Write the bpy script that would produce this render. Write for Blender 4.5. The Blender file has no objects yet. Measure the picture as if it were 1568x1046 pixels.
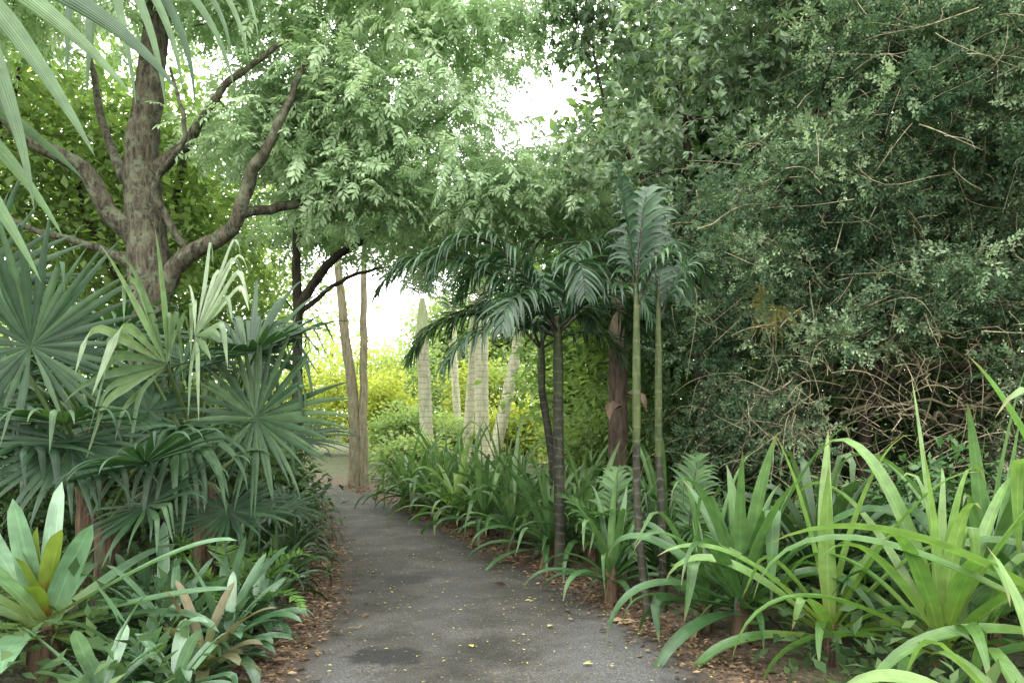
import bpy, math
import numpy as np
rng = np.random.default_rng(11)
def U(a,b,n=None): return rng.uniform(a,b,n)
def nrm(v):
    v=np.asarray(v,float); return v/np.maximum(np.linalg.norm(v,axis=-1,keepdims=True),1e-9)

# ------------------------------------------------------------------ mesh builder
class MB:
    def __init__(s): s.V=[];s.A=[];s.F=[];s.n=0
    def add(s,V,F,A,mat=0):
        V=np.asarray(V,float).reshape(-1,3);A=np.asarray(A,float).reshape(-1,3)
        s.V.append(V);s.A.append(A);s.F.append((np.asarray(F)+s.n,mat));s.n+=len(V)
    def build(s,name,mats,base=(0,0,0),parent=None,smooth=True):
        me=bpy.data.meshes.new(name)
        V=np.concatenate(s.V)-np.array(base,float);A=np.concatenate(s.A)
        me.vertices.add(len(V));me.vertices.foreach_set('co',V.astype(np.float32).ravel())
        li=np.concatenate([f.ravel() for f,m in s.F]).astype(np.int32)
        lt=np.concatenate([np.full(len(f),f.shape[1]) for f,m in s.F])
        mi=np.concatenate([np.full(len(f),m) for f,m in s.F]).astype(np.int32)
        ls=np.concatenate([[0],np.cumsum(lt)[:-1]]).astype(np.int32)
        me.loops.add(len(li));me.loops.foreach_set('vertex_index',li)
        me.polygons.add(len(lt));me.polygons.foreach_set('loop_start',ls)
        for m in mats: me.materials.append(m)
        me.polygons.foreach_set('material_index',mi)
        me.polygons.foreach_set('use_smooth',np.full(len(lt),smooth))
        me.update(calc_edges=True)
        at=me.attributes.new('la','FLOAT_VECTOR','POINT')
        at.data.foreach_set('vector',A.astype(np.float32).ravel())
        ob=bpy.data.objects.new(name,me);bpy.context.collection.objects.link(ob)
        ob.location=base
        if parent: ob.parent=parent
        return ob

def catmull(P,m):
    P=np.asarray(P,float);out=[]
    Q=np.vstack([2*P[0]-P[1],P,2*P[-1]-P[-2]])
    for i in range(1,len(Q)-2):
        a,b,c,d=Q[i-1:i+3]
        for t in np.linspace(0,1,m,endpoint=False):
            out.append(.5*((2*b)+(-a+c)*t+(2*a-5*b+4*c-d)*t*t+(-a+3*b-3*c+d)*t**3))
    out.append(P[-1]);return np.array(out)

def tube(mb,P,R,sides=8,mat=0,lv=.5,rough=0.0):
    P=np.asarray(P,float);R=np.asarray(R,float);n=len(P)
    T=nrm(np.gradient(P,axis=0))
    ref=np.array([1.,0,0]) if abs(T[:,0]).mean()<.7 else np.array([0,1.,0])
    X=nrm(np.cross(T,ref));Y=np.cross(T,X)
    a=np.arange(sides)*2*math.pi/sides
    rr=R[:,None]*(1+rough*rng.normal(0,1,(n,sides)))
    V=P[:,None]+rr[...,None]*(np.cos(a)[None,:,None]*X[:,None]+np.sin(a)[None,:,None]*Y[:,None])
    i=np.arange(n-1)[:,None]*sides;j=np.arange(sides)[None];k=(j+1)%sides
    F=np.stack([i+j,i+k,i+sides+k,i+sides+j],-1).reshape(-1,4)
    A=np.zeros((n,sides,3));A[...,0]=lv;A[...,1]=np.linspace(0,1,n)[:,None]
    mb.add(V,F,A,mat)

# ------------------------------------------------------------------ ribbons (strap leaves, leaflets)
PROF={'strap':lambda t:(np.minimum(1,.55+t*1.5))*(1-t**2.6)**.95,
      'lance':lambda t:np.sin(np.pi*np.clip(t,0,1)**.62)*.96+.04*(1-t),
      'leaflet':lambda t:np.minimum(1,.35+t*4)*(1-t**2.2),
      'brom':lambda t:(np.minimum(1,.75+t*.6))*np.clip(1-t**6,0,1)**.6,
      'fan':lambda t:np.where(t<.42,t/.42,np.clip((1-t)/.58,0,1)**.75)*.97+.03*(1-t)}
def ribbons(mb,P,D,S,L,W,hang,lv,nseg=8,prof='strap',fold=.25,pw=1.3,curve=None,mat=0,twist=None,kink=None,kw=.12):
    P=np.asarray(P,float);N=len(P);D=nrm(D);S=nrm(np.asarray(S,float))
    t=np.linspace(0,1,nseg+1);n=len(t)
    L=np.broadcast_to(L,N);W=np.broadcast_to(W,N);hang=np.broadcast_to(hang,N);lv=np.broadcast_to(lv,N);pw=np.broadcast_to(pw,N)
    k=(hang[:,None]*t[None]**pw[:,None])
    if kink is not None:   # (position, amount) sharp fold
        kp,ka=kink;q=np.clip((t[None]-np.asarray(kp)[:,None]+kw*.4)/kw,0,1);k=np.maximum(k,np.asarray(ka)[:,None]*q*q*(3-2*q))
    k=k[...,None]
    dn=np.array([0,0,-1.])
    d=nrm(D[:,None]*(1-k)+dn*k)
    if curve is not None: d=nrm(d+S[:,None]*(np.asarray(curve)[:,None]*t[None])[...,None])
    dt=np.diff(t);step=(d[:,:-1]+d[:,1:])/2*dt[None,:,None]*L[:,None,None]
    C=P[:,None]+np.concatenate([np.zeros((N,1,3)),np.cumsum(step,1)],1)
    s=nrm(S[:,None]-d*np.sum(S[:,None]*d,-1,keepdims=True))
    nn=np.cross(s,d)
    if twist is not None:
        a=(np.asarray(twist)[:,None]*t[None])[...,None]
        s,nn=s*np.cos(a)+nn*np.sin(a),nn*np.cos(a)-s*np.sin(a)
    w=(W[:,None]*PROF[prof](t)[None]/2)[...,None]
    V=np.stack([C-s*w+nn*w*fold,C,C+s*w+nn*w*fold],2)
    A=np.zeros((N,n,3,3));A[...,0]=lv[:,None,None];A[...,1]=t[None,:,None];A[...,2]=np.array([-1,0,1])[None,None]
    i=(np.arange(N)[:,None,None]*n+np.arange(n-1)[None,:,None])*3+np.arange(2)[None,None]
    F=np.stack([i,i+1,i+4,i+3],-1).reshape(-1,4)
    mb.add(V,F,A,mat)
    return C

def frame(az,el):
    az=np.asarray(az);el=np.asarray(el)
    D=np.stack([np.cos(az)*np.cos(el),np.sin(az)*np.cos(el),np.sin(el)],-1)
    S=np.stack([-np.sin(az),np.cos(az),np.zeros_like(az)],-1)
    return D,-S

def rosette(mb,base,n,L,W,e_in=85,e_out=15,h_in=.25,h_out=.75,prof='strap',fold=.35,lvr=(.2,.9),mat=0,r0=.05,nseg=10,stem=.15,pw=1.5,tw=.5,ipw=1.0,kinks=0.,lmin=.6):
    i=(np.arange(n)/max(1,n-1))**ipw
    az=np.arange(n)*2.39996+U(0,6)+U(-.35,.35,n)
    el=np.radians(e_in+(e_out-e_in)*i+U(-11,11,n))
    D,S=frame(az,el)
    P=np.array(base,float)+D*[1,1,0]*r0+np.stack([0*i,0*i,stem*(1-i)],-1)
    LL=L*U(lmin,1.12,n)*(1-.12*i);hg=h_in+(h_out-h_in)*i+U(-.15,.2,n)
    lv=np.clip(lvr[0]+(lvr[1]-lvr[0])*(1-i)*.6+U(0,.4,n)*(lvr[1]-lvr[0]),0,1)
    kk=(U(.45,.8,n),np.where(U(0,1,n)<kinks,U(.6,.92,n),0.))
    ribbons(mb,P,D,S,LL,W*U(.75,1.15,n),np.clip(hg,0.02,.97),lv,nseg,prof,fold,U(pw*.75,pw*1.5,n),U(-.3,.3,n),mat,U(-tw,tw,n),kk)

# ------------------------------------------------------------------ leaf templates
def t_leaf(w=.22,f=.06,dr=-.12):
    V=np.array([[0,0,0],[-w,.42,f],[0,.5,0],[w,.42,f],[0,1,dr]],float)
    F=np.array([[0,2,1],[0,3,2],[1,2,4],[2,3,4]])
    return V,F,np.array([[0,0],[.42,-1],[.5,0],[.42,1],[1,0]])
def t_leaf2(w=.22,f=.07):
    V=np.array([[0,0,0],[w,.45,f],[0,1,-.1],[-w,.45,f]],float)
    return V,np.array([[0,1,2],[0,2,3]]),np.array([[0,0],[.45,1],[1,0],[.45,-1]])
def join(parts):
    V=[];F=[];A=[];n=0
    for v,f,a in parts: V.append(v);F.append(f+n);A.append(a);n+=len(v)
    return np.concatenate(V),np.concatenate(F),np.concatenate(A)
def xf(T,pos,d,up,s):
    v,f,a=T;y=nrm(d);x=nrm(np.cross(y,up));z=np.cross(x,y)
    return v@np.array([x,y,z])*s+np.array(pos),f,a
def t_pinnate(pairs=5,ll=.42,w=.2,droop=.25):
    L=t_leaf2(w,.05);parts=[]
    def c(t): return np.array([0,t,-droop*t*t])
    for k in range(pairs):
        t=.2+.72*k/(pairs-1)
        for sg in(-1,1):
            parts.append(xf(L,c(t)+rng.normal(0,.015,3),[sg*1.,.6+rng.normal(0,.15),-.45+rng.normal(0,.15)],[0,.1,1],ll*(1-.25*abs(t-.5))*U(.85,1.1)))
    parts.append(xf(L,c(1),[0,1,-.5],[0,.3,1],ll))
    v=np.array([[-.008,0,0],[.008,0,0],[.004,1,-droop],[-.004,1,-droop]]);parts.append((v,np.array([[0,1,2],[0,2,3]]),np.zeros((4,2))))
    return join(parts)
def t_sprig(n=12,ll=.34,w=.27,seed=0):
    r=np.random.default_rng(seed);L=t_leaf2(w,.04);parts=[]
    for k in range(n):
        t=.1+.9*k/n;a=k*2.4+r.uniform(-.3,.3)
        parts.append(xf(L,[r.normal(0,.03),t,-.1*t*t+r.normal(0,.03)],[math.cos(a),.75,math.sin(a)*.8],[.1,-.3,1],ll*r.uniform(.7,1.15)*(1-.35*t)))
    v=np.array([[-.012,0,0],[.012,0,0],[.004,1,-.1],[-.004,1,-.1]]);parts.append((v,np.array([[0,1,2],[0,2,3]]),np.zeros((4,2))))
    return join(parts)
def t_whorl(n=6,w=.2):
    L=t_leaf(w);parts=[]
    for k in range(n):
        a=k*2.4;parts.append(xf(L,[0,.1*k/n,0],[math.cos(a),.5+.25*(k%2),math.sin(a)*.7],[0,-.6,1],U(.75,1.1)))
    return join(parts)

def inst(mb,T,P,D,Up,size,lv,mat=0):
    v,f,a=T;N=len(P);y=nrm(D);x=nrm(np.cross(y,Up));z=np.cross(x,y)
    M=np.stack([x,y,z],1)*np.broadcast_to(size,N)[:,None,None]
    V=np.einsum('vk,nkc->nvc',v,M)+P[:,None]
    A=np.zeros((N,len(v),3));A[...,0]=np.broadcast_to(lv,N)[:,None];A[...,1:]=a[None]
    A[...,0]=np.clip(A[...,0]+rng.normal(0,.06,A.shape[:2]),0,1)
    F=(f[None]+(np.arange(N)*len(v))[:,None,None]).reshape(-1,3)
    mb.add(V,F,A,mat)

def crown(ells,n):
    w=np.array([e[3]*e[4]*e[5] for e in ells])**.75;w/=w.sum();out=[]
    for e,q in zip(ells,w):
        m=max(1,int(n*q));d=nrm(rng.normal(0,1,(m,3)));r=U(0,1,m)**.42
        out.append(np.array(e[:3])+d*r[:,None]*np.array(e[3:6])*(1+.18*rng.normal(0,1,(m,1))))
    return np.concatenate(out)
def clumpval(C,f=1.7):
    return .5+.28*np.sin(C[:,0]*f+1.3*np.sin(C[:,2]*f*1.3))*np.sin(C[:,1]*f*.9+C[:,2]*f)+rng.normal(0,.14,len(C))

def foliage(mb,T,C,per,spread,size,mat=0,droop=-.1,flat=.6,upj=.5,cval=None,out=1.0):
    cv=clumpval(C) if cval is None else cval
    idx=np.repeat(np.arange(len(C)),per);N=len(idx)
    off=rng.normal(0,1,(N,3))*np.array([1,1,flat])*spread
    P=C[idx]+off
    D=nrm(nrm(off)*out+rng.normal(0,.5,(N,3))+np.array([0,0,droop]))
    Up=np.array([0,0,1.])+rng.normal(0,upj,(N,3))
    lv=np.clip(cv[idx]*.7+U(0,.3,N)+off[:,2]/spread*.08,0,1)
    inst(mb,T,P,D,Up,size*U(.65,1.2,N),lv,mat)

def branches(mb,nodes,nrad,C,mat=0,tip=.004,k=.016,maxr=.06,jit=.05,sides=4,lvr=(.3,.7)):
    nodes=[np.array(p) for p in nodes];rad=list(nrad)
    NP=np.zeros((len(nodes)+len(C)*14,3));NR=np.zeros(len(NP));cnt=len(nodes)
    NP[:cnt]=nodes;NR[:cnt]=rad
    d0=np.array([np.min(np.linalg.norm(NP[:cnt]-c,axis=1)) for c in C])
    for ci in np.argsort(d0):
        c=C[ci];dd=np.linalg.norm((NP[:cnt]-c)*[1,1,1.25],axis=1)+(NP[:cnt,2]>c[2]+.2)*.5
        i=int(np.argmin(dd));a=NP[i];L=np.linalg.norm(c-a)
        if L<.05: continue
        m=int(min(12,max(3,L/.16)));t=np.linspace(0,1,m+1)[:,None]
        Q=a+(c-a)*t+np.sin(t*math.pi)*np.array([0,0,-.10*L])+np.sin(t*math.pi)*rng.normal(0,jit,(m+1,3))*min(1,L*1.5)
        r0=min(NR[i]*.75,maxr,.005+k*L);R=r0+(tip-r0)*t[:,0]**.8
        tube(mb,Q,np.maximum(R,tip*.8),sides,mat,U(*lvr))
        if cnt+m<len(NP):
            NP[cnt:cnt+m]=Q[1:];NR[cnt:cnt+m]=R[1:];cnt+=m

# ------------------------------------------------------------------ materials
def newmat(name):
    m=bpy.data.materials.new(name);m.use_nodes=True;nt=m.node_tree;nt.nodes.clear();return m,nt
def N(nt,t,**k):
    n=nt.nodes.new(t)
    for a,b in k.items(): setattr(n,a,b)
    return n
def ramp(nt,stops):
    r=N(nt,'ShaderNodeValToRGB');e=r.color_ramp.elements
    while len(e)<len(stops): e.new(.5)
    for x,(p,c) in zip(e,stops): x.position=p;x.color=(*c,1)
    return r
def leafmat(name,dark,mid,light,trans=.35,rough=.45,stripe=0.,tcol=(1.25,1.4,.65),base=None,spec=.4,tipc=None,vary=1.2,simple=False):
    m,nt=newmat(name);L=nt.links.new
    at=N(nt,'ShaderNodeAttribute',attribute_name='la');sp=N(nt,'ShaderNodeSeparateXYZ');L(at.outputs['Vector'],sp.inputs[0])
    r=ramp(nt,[(0,dark),(.5,mid),(1,light)]);L(sp.outputs[0],r.inputs[0]);col=r.outputs[0]
    if not simple:
        tc=N(nt,'ShaderNodeNewGeometry');no=N(nt,'ShaderNodeTexNoise');no.inputs['Scale'].default_value=2.2 if stripe==0 else 14
        no.inputs['Detail'].default_value=1
        L(tc.outputs['Position'],no.inputs['Vector'])
        mr=N(nt,'ShaderNodeMapRange');mr.inputs[1].default_value=.3;mr.inputs[2].default_value=.7
        mr.inputs[3].default_value=1/vary;mr.inputs[4].default_value=vary;L(no.outputs[0],mr.inputs[0])
        mu=N(nt,'ShaderNodeVectorMath',operation='SCALE');L(col,mu.inputs[0]);L(mr.outputs[0],mu.inputs['Scale']);col=mu.outputs[0]
    def mix(fac,a,c):
        x=N(nt,'ShaderNodeMix',data_type='RGBA');L(fac,x.inputs[0]);L(a,x.inputs[6]);x.inputs[7].default_value=(*c,1);return x.outputs[2]
    if base is not None:
        q=N(nt,'ShaderNodeMapRange');q.inputs[1].default_value=.0;q.inputs[2].default_value=.38;q.inputs[3].default_value=.85;q.inputs[4].default_value=0
        L(sp.outputs[1],q.inputs[0]);col=mix(q.outputs[0],col,base)
    if tipc is not None:
        q=N(nt,'ShaderNodeMapRange');q.inputs[1].default_value=.88;q.inputs[2].default_value=1;q.inputs[3].default_value=0;q.inputs[4].default_value=.9
        L(sp.outputs[1],q.inputs[0]);col=mix(q.outputs[0],col,tipc)
    if simple: bs=N(nt,'ShaderNodeBsdfDiffuse');cin=bs.inputs['Color']
    else:
        bs=N(nt,'ShaderNodeBsdfPrincipled');bs.inputs['Roughness'].default_value=rough;bs.inputs['Specular IOR Level'].default_value=spec;cin=bs.inputs['Base Color']
    if stripe>0:
        si=N(nt,'ShaderNodeMath',operation='MULTIPLY');si.inputs[1].default_value=24;L(sp.outputs[2],si.inputs[0])
        sn=N(nt,'ShaderNodeMath',operation='SINE');L(si.outputs[0],sn.inputs[0])
        bu=N(nt,'ShaderNodeBump');bu.inputs['Strength'].default_value=stripe;bu.inputs['Distance'].default_value=.002;L(sn.outputs[0],bu.inputs['Height']);L(bu.outputs[0],bs.inputs['Normal'])
        ab=N(nt,'ShaderNodeMath',operation='ABSOLUTE');L(sp.outputs[2],ab.inputs[0])
        ma=N(nt,'ShaderNodeMapRange');ma.inputs[1].default_value=0;ma.inputs[2].default_value=.16;ma.inputs[3].default_value=1.3;ma.inputs[4].default_value=1;L(ab.outputs[0],ma.inputs[0])
        m2=N(nt,'ShaderNodeVectorMath',operation='SCALE');L(col,m2.inputs[0]);L(ma.outputs[0],m2.inputs['Scale']);col=m2.outputs[0]
    L(col,cin)
    tr=N(nt,'ShaderNodeBsdfTranslucent');tm=N(nt,'ShaderNodeVectorMath',operation='MULTIPLY');L(col,tm.inputs[0]);tm.inputs[1].default_value=tcol;L(tm.outputs[0],tr.inputs[0])
    mx=N(nt,'ShaderNodeMixShader');mx.inputs[0].default_value=trans;L(bs.outputs[0],mx.inputs[1]);L(tr.outputs[0],mx.inputs[2])
    o=N(nt,'ShaderNodeOutputMaterial');L(mx.outputs[0],o.inputs[0]);return m
def barkmat(name,c1,c2,c3=None,scale=6,stretch=.25,bump=.6,ring=0,ringc=(.3,.3,.25),rough=.85):
    m,nt=newmat(name);L=nt.links.new
    g=N(nt,'ShaderNodeNewGeometry');mp=N(nt,'ShaderNodeMapping');mp.inputs['Scale'].default_value=(1,1,stretch);L(g.outputs['Position'],mp.inputs[0])
    no=N(nt,'ShaderNodeTexNoise');no.inputs['Scale'].default_value=scale*3;no.inputs['Detail'].default_value=6;no.inputs['Roughness'].default_value=.7;L(mp.outputs[0],no.inputs[0])
    n2=N(nt,'ShaderNodeTexNoise');n2.inputs['Scale'].default_value=scale*.9;n2.inputs['Detail'].default_value=5;n2.inputs['Roughness'].default_value=.7;L(g.outputs['Position'],n2.inputs[0])
    r=ramp(nt,[(.38,c1),(.6,c2)]);L(no.outputs[0],r.inputs[0]);col=r.outputs[0]
    if c3:
        q=ramp(nt,[(.5,(0,0,0)),(.6,(.75,.75,.75))]);L(n2.outputs[0],q.inputs[0])
        x=N(nt,'ShaderNodeMix',data_type='RGBA');L(q.outputs[0],x.inputs[0]);L(col,x.inputs[6]);x.inputs[7].default_value=(*c3,1);col=x.outputs[2]
    bs=N(nt,'ShaderNodeBsdfPrincipled');bs.inputs['Roughness'].default_value=rough;bs.inputs['Specular IOR Level'].default_value=.2
    if ring:
        sp=N(nt,'ShaderNodeSeparateXYZ');L(g.outputs['Position'],sp.inputs[0])
        ad=N(nt,'ShaderNodeMath',operation='MULTIPLY_ADD');L(n2.outputs[0],ad.inputs[0]);ad.inputs[1].default_value=.12;L(sp.outputs[2],ad.inputs[2])
        mu=N(nt,'ShaderNodeMath',operation='MULTIPLY');mu.inputs[1].default_value=ring;L(ad.outputs[0],mu.inputs[0])
        fr=N(nt,'ShaderNodeMath',operation='FRACT');L(mu.outputs[0],fr.inputs[0])
        q=ramp(nt,[(.0,(.7,.7,.7)),(.07,(.6,.6,.6)),(.2,(0,0,0))]);L(fr.outputs[0],q.inputs[0])
        x=N(nt,'ShaderNodeMix',data_type='RGBA');L(q.outputs[0],x.inputs[0]);L(col,x.inputs[6]);x.inputs[7].default_value=(*ringc,1);col=x.outputs[2]
    L(col,bs.inputs['Base Color'])
    bu=N(nt,'ShaderNodeBump');bu.inputs['Strength'].default_value=bump;bu.inputs['Distance'].default_value=.03;L(no.outputs[0],bu.inputs['Height']);L(bu.outputs[0],bs.inputs['Normal'])
    o=N(nt,'ShaderNodeOutputMaterial');L(bs.outputs[0],o.inputs[0]);return m

M_light=leafmat('leaf_light',(.19,.30,.16),(.36,.48,.29),(.56,.65,.47),.5,.5,simple=True,tcol=(1.08,1.15,.88))
M_broad=leafmat('leaf_broad',(.07,.12,.07),(.15,.23,.135),(.33,.42,.28),.35,.35,spec=.55,tcol=(1.15,1.25,.7))
M_conif=leafmat('leaf_conifer',(.022,.048,.028),(.08,.13,.073),(.30,.39,.24),.3,simple=True,tcol=(1.1,1.25,.75))
M_dark=leafmat('leaf_dark',(.022,.045,.02),(.055,.095,.042),(.13,.19,.08),.3,simple=True)
M_mid=leafmat('leaf_mid',(.08,.14,.05),(.165,.24,.09),(.29,.37,.155),.45,simple=True)
M_yel=leafmat('leaf_yellowgreen',(.20,.27,.06),(.37,.43,.11),(.58,.58,.17),.5,simple=True,tcol=(1.1,1.15,.6))
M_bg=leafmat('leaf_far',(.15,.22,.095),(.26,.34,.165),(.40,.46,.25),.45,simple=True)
M_fan=leafmat('fan_palm_leaf',(.012,.036,.016),(.028,.066,.028),(.085,.15,.062),.22,.4,.4,spec=.4)
M_fanb=leafmat('fan_palm_leaf_pale',(.05,.095,.045),(.12,.18,.09),(.25,.32,.19),.25,.35,.4,spec=.5)
M_strap=leafmat('crinum_leaf',(.022,.06,.02),(.05,.115,.038),(.12,.21,.075),.3,.33,.3,spec=.5,tipc=(.16,.13,.06))
M_strapb=leafmat('crinum_leaf_bright',(.045,.11,.028),(.10,.195,.05),(.21,.31,.10),.35,.33,.3,base=(.20,.27,.06),spec=.5,tipc=(.2,.17,.07))
M_strapd=leafmat('clivia_leaf',(.012,.034,.013),(.026,.06,.022),(.075,.13,.05),.25,.35,.3,spec=.5)
M_brom=leafmat('bromeliad_leaf',(.05,.11,.055),(.10,.19,.10),(.21,.32,.22),.22,.28,.2,base=(.15,.19,.04),spec=.6)
M_bromc=leafmat('bromeliad_heart',(.08,.13,.02),(.13,.18,.03),(.2,.27,.05),.25,.3,.2,base=(.30,.09,.02),spec=.6)
M_broms=leafmat('bromeliad_small_leaf',(.02,.055,.025),(.05,.11,.05),(.15,.25,.15),.18,.25,.2,spec=.7)
M_bromr=leafmat('bromeliad_red_leaf',(.05,.07,.03),(.10,.10,.05),(.18,.14,.08),.2,.35,.25,base=(.10,.15,.04))
M_frond=leafmat('palm_frond_leaf',(.014,.036,.018),(.03,.068,.034),(.10,.18,.095),.25,.35,.3,spec=.5)
M_frondb=leafmat('palm_frond_bright',(.03,.07,.025),(.055,.12,.04),(.11,.2,.07),.35,.4,.3)
M_fern=leafmat('fern_leaf',(.04,.12,.02),(.09,.2,.035),(.17,.3,.06),.4,.5)
M_ypalm=leafmat('yellowed_palm_leaf',(.08,.09,.02),(.15,.14,.025),(.22,.19,.04),.4,.5,.3)
M_dead=leafmat('dry_leaf',(.045,.028,.015),(.12,.077,.042),(.26,.18,.10),.1,.8)
M_yleaf=leafmat('fallen_leaf',(.1,.07,.03),(.22,.2,.05),(.42,.42,.12),.1,.6)
M_bark=barkmat('bark_mossy',(.013,.012,.008),(.08,.071,.047),(.105,.12,.075),8,.3,.9)
M_barkd=barkmat('bark_dark',(.014,.012,.009),(.05,.042,.03))
M_barkp=barkmat('bark_pale',(.13,.11,.07),(.27,.24,.16),(.2,.2,.13))
M_twig=barkmat('twig_pale',(.10,.085,.05),(.30,.26,.17),bump=.2)
M_twigd=barkmat('twig_brown',(.03,.026,.016),(.11,.095,.06),bump=.2)
M_palmp=barkmat('palm_trunk_pale',(.32,.32,.22),(.50,.49,.36),None,5,.3,.3,7,(.18,.17,.09))
M_cshaft=barkmat('crownshaft_pale',(.30,.35,.18),(.42,.46,.27),None,4,.2,.1,0,rough=.5)
M_palmd=barkmat('palm_trunk_dark',(.012,.013,.009),(.04,.04,.026),None,6,.3,.3,11,(.085,.085,.065),.7)
M_palmg=barkmat('palm_cane_green',(.02,.03,.012),(.045,.06,.022),None,6,.1,.15,9,(.075,.085,.05),rough=.5)
M_caney=barkmat('palm_cane_yellowgreen',(.022,.036,.012),(.055,.072,.024),None,7,.3,.2,8,(.085,.09,.05),rough=.6)
M_fibre=barkmat('palm_fibre',(.03,.02,.013),(.12,.08,.05),None,9,.15,.8)
M_brown=barkmat('palm_trunk_brown',(.04,.03,.021),(.12,.09,.065),None,6,.2,.4)
M_sheath=barkmat('palm_sheath',(.12,.08,.06),(.24,.17,.13),None,5,.2,.3)
M_pet=leafmat('petiole',(.03,.06,.015),(.06,.10,.028),(.12,.17,.045),.1,.4)

# ------------------------------------------------------------------ path & ground
LE=np.array([(-1.1,-4),(-1.16,0),(-1.26,3),(-1.3,4.5),(-1.38,6.1),(-1.64,7.6),(-2.0,9.15),(-2.6,11.4),(-3.6,14.6),(-5.0,17.9),(-7.2,21.3),(-10.5,25),(-15,28)],float)
RE=np.array([(1.65,-4),(1.5,0),(1.32,3),(1.15,4.5),(.8,5.9),(.4,7.3),(-.17,8.7),(-1.0,10.9),(-2.2,14.0),(-3.8,17.3),(-6.2,20.6),(-9.7,24),(-14.3,27)],float)
def sm(E): 
    P=np.column_stack([E,np.zeros(len(E))]);return catmull(P,10)[:,:2]
LS,RS=sm(LE),sm(RE);CS=(LS+RS)/2;HW=np.linalg.norm(LS-RS,axis=1)/2
def pdist(X,Y):
    d=np.full(X.shape,1e9)
    for (a,b),h in zip(CS,HW): d=np.minimum(d,np.hypot(X-a,Y-b)-h)
    return d
def gh(X,Y):
    X=np.asarray(X,float);Y=np.asarray(Y,float);d=np.clip(pdist(X,Y)-.15,0,4)
    return .05*np.minimum(d,1)*(1+.5*np.sin(X*2.1)*np.cos(Y*1.7))+.05*np.clip(d-1,0,3)
near=np.arange(-16,16.01,.25);out=16*1.22**np.arange(1,27)
gx=np.concatenate([-out[::-1],near,out]);gy=np.concatenate([-out[::-1],np.arange(-16,32.01,.25),32*1.22**np.arange(1,24)])
X,Y=np.meshgrid(gx,gy);Z=gh(X,Y)
mb=MB();nx=len(gx);ny=len(gy)
i=(np.arange(ny-1)[:,None]*nx+np.arange(nx-1)[None]);F=np.stack([i,i+1,i+nx+1,i+nx],-1).reshape(-1,4)
mb.add(np.stack([X,Y,Z],-1),F,np.stack([np.clip(pdist(X,Y)/3,0,1),X*0,X*0],-1))
m,nt=newmat('soil_leaf_litter');L=nt.links.new
g=N(nt,'ShaderNodeNewGeometry');at=N(nt,'ShaderNodeAttribute',attribute_name='la');sp=N(nt,'ShaderNodeSeparateXYZ');L(at.outputs['Vector'],sp.inputs[0])
vo=N(nt,'ShaderNodeTexVoronoi');vo.inputs['Scale'].default_value=38;L(g.outputs['Position'],vo.inputs['Vector'])
no=N(nt,'ShaderNodeTexNoise');no.inputs['Scale'].default_value=9;no.inputs['Detail'].default_value=8;L(g.outputs['Position'],no.inputs['Vector'])
r1=ramp(nt,[(.0,(.03,.02,.012)),(.45,(.075,.05,.033)),(.8,(.13,.09,.06)),(1,(.2,.16,.11))]);L(vo.outputs['Color'],r1.inputs[0])
r2=ramp(nt,[(.35,(.04,.035,.02)),(.65,(.08,.10,.035))]);L(no.outputs[0],r2.inputs[0])
q=N(nt,'ShaderNodeMapRange');q.inputs[1].default_value=.12;q.inputs[2].default_value=.3;L(sp.outputs[0],q.inputs[0])
x=N(nt,'ShaderNodeMix',data_type='RGBA');L(q.outputs[0],x.inputs[0]);L(r1.outputs[0],x.inputs[6]);L(r2.outputs[0],x.inputs[7])
bs=N(nt,'ShaderNodeBsdfPrincipled');bs.inputs['Roughness'].default_value=.95;L(x.outputs[2],bs.inputs['Base Color'])
bu=N(nt,'ShaderNodeBump');bu.inputs['Strength'].default_value=.8;bu.inputs['Distance'].default_value=.02;L(vo.outputs['Distance'],bu.inputs['Height']);L(bu.outputs[0],bs.inputs['Normal'])
o=N(nt,'ShaderNodeOutputMaterial');L(bs.outputs[0],o.inputs[0]);M_soil=m
mb.build('ground',[M_soil])

mb=MB();n=len(LS);K=14
t=np.linspace(0,1,K+1)
jl=rng.normal(0,.018,n);jr=rng.normal(0,.022,n)
G=LS[:,None]*(1-t)[None,:,None]+RS[:,None]*t[None,:,None]
G[:,0,0]+=jl;G[:,-1,0]+=jr
Zp=.006+.02*np.sin(t*math.pi)[None]*np.ones((n,1))
i=(np.arange(n-1)[:,None]*(K+1)+np.arange(K)[None]);F=np.stack([i,i+1,i+K+2,i+K+1],-1).reshape(-1,4)
A=np.zeros((n,K+1,3));A[...,0]=np.abs(t*2-1)[None]
mb.add(np.concatenate([G,Zp[...,None]],-1),F,A)
m,nt=newmat('worn_asphalt');L=nt.links.new
g=N(nt,'ShaderNodeNewGeometry');at=N(nt,'ShaderNodeAttribute',attribute_name='la');sp=N(nt,'ShaderNodeSeparateXYZ');L(at.outputs['Vector'],sp.inputs[0])
n1=N(nt,'ShaderNodeTexNoise');n1.inputs['Scale'].default_value=1.7;n1.inputs['Detail'].default_value=7;n1.inputs['Roughness'].default_value=.7;L(g.outputs['Position'],n1.inputs[0])
n2=N(nt,'ShaderNodeTexNoise');n2.inputs['Scale'].default_value=90;n2.inputs['Detail'].default_value=3;L(g.outputs['Position'],n2.inputs[0])
ra=ramp(nt,[(.36,(.026,.025,.021)),(.5,(.044,.042,.036)),(.64,(.072,.069,.062))]);L(n1.outputs[0],ra.inputs[0])
rb=ramp(nt,[(.38,(.55,.55,.55)),(.55,(1.0,1.0,.98)),(.7,(1.9,1.9,1.9))]);L(n2.outputs[0],rb.inputs[0])
mu=N(nt,'ShaderNodeVectorMath',operation='MULTIPLY');L(ra.outputs[0],mu.inputs[0]);L(rb.outputs[0],mu.inputs[1]);col=mu.outputs[0]
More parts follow.
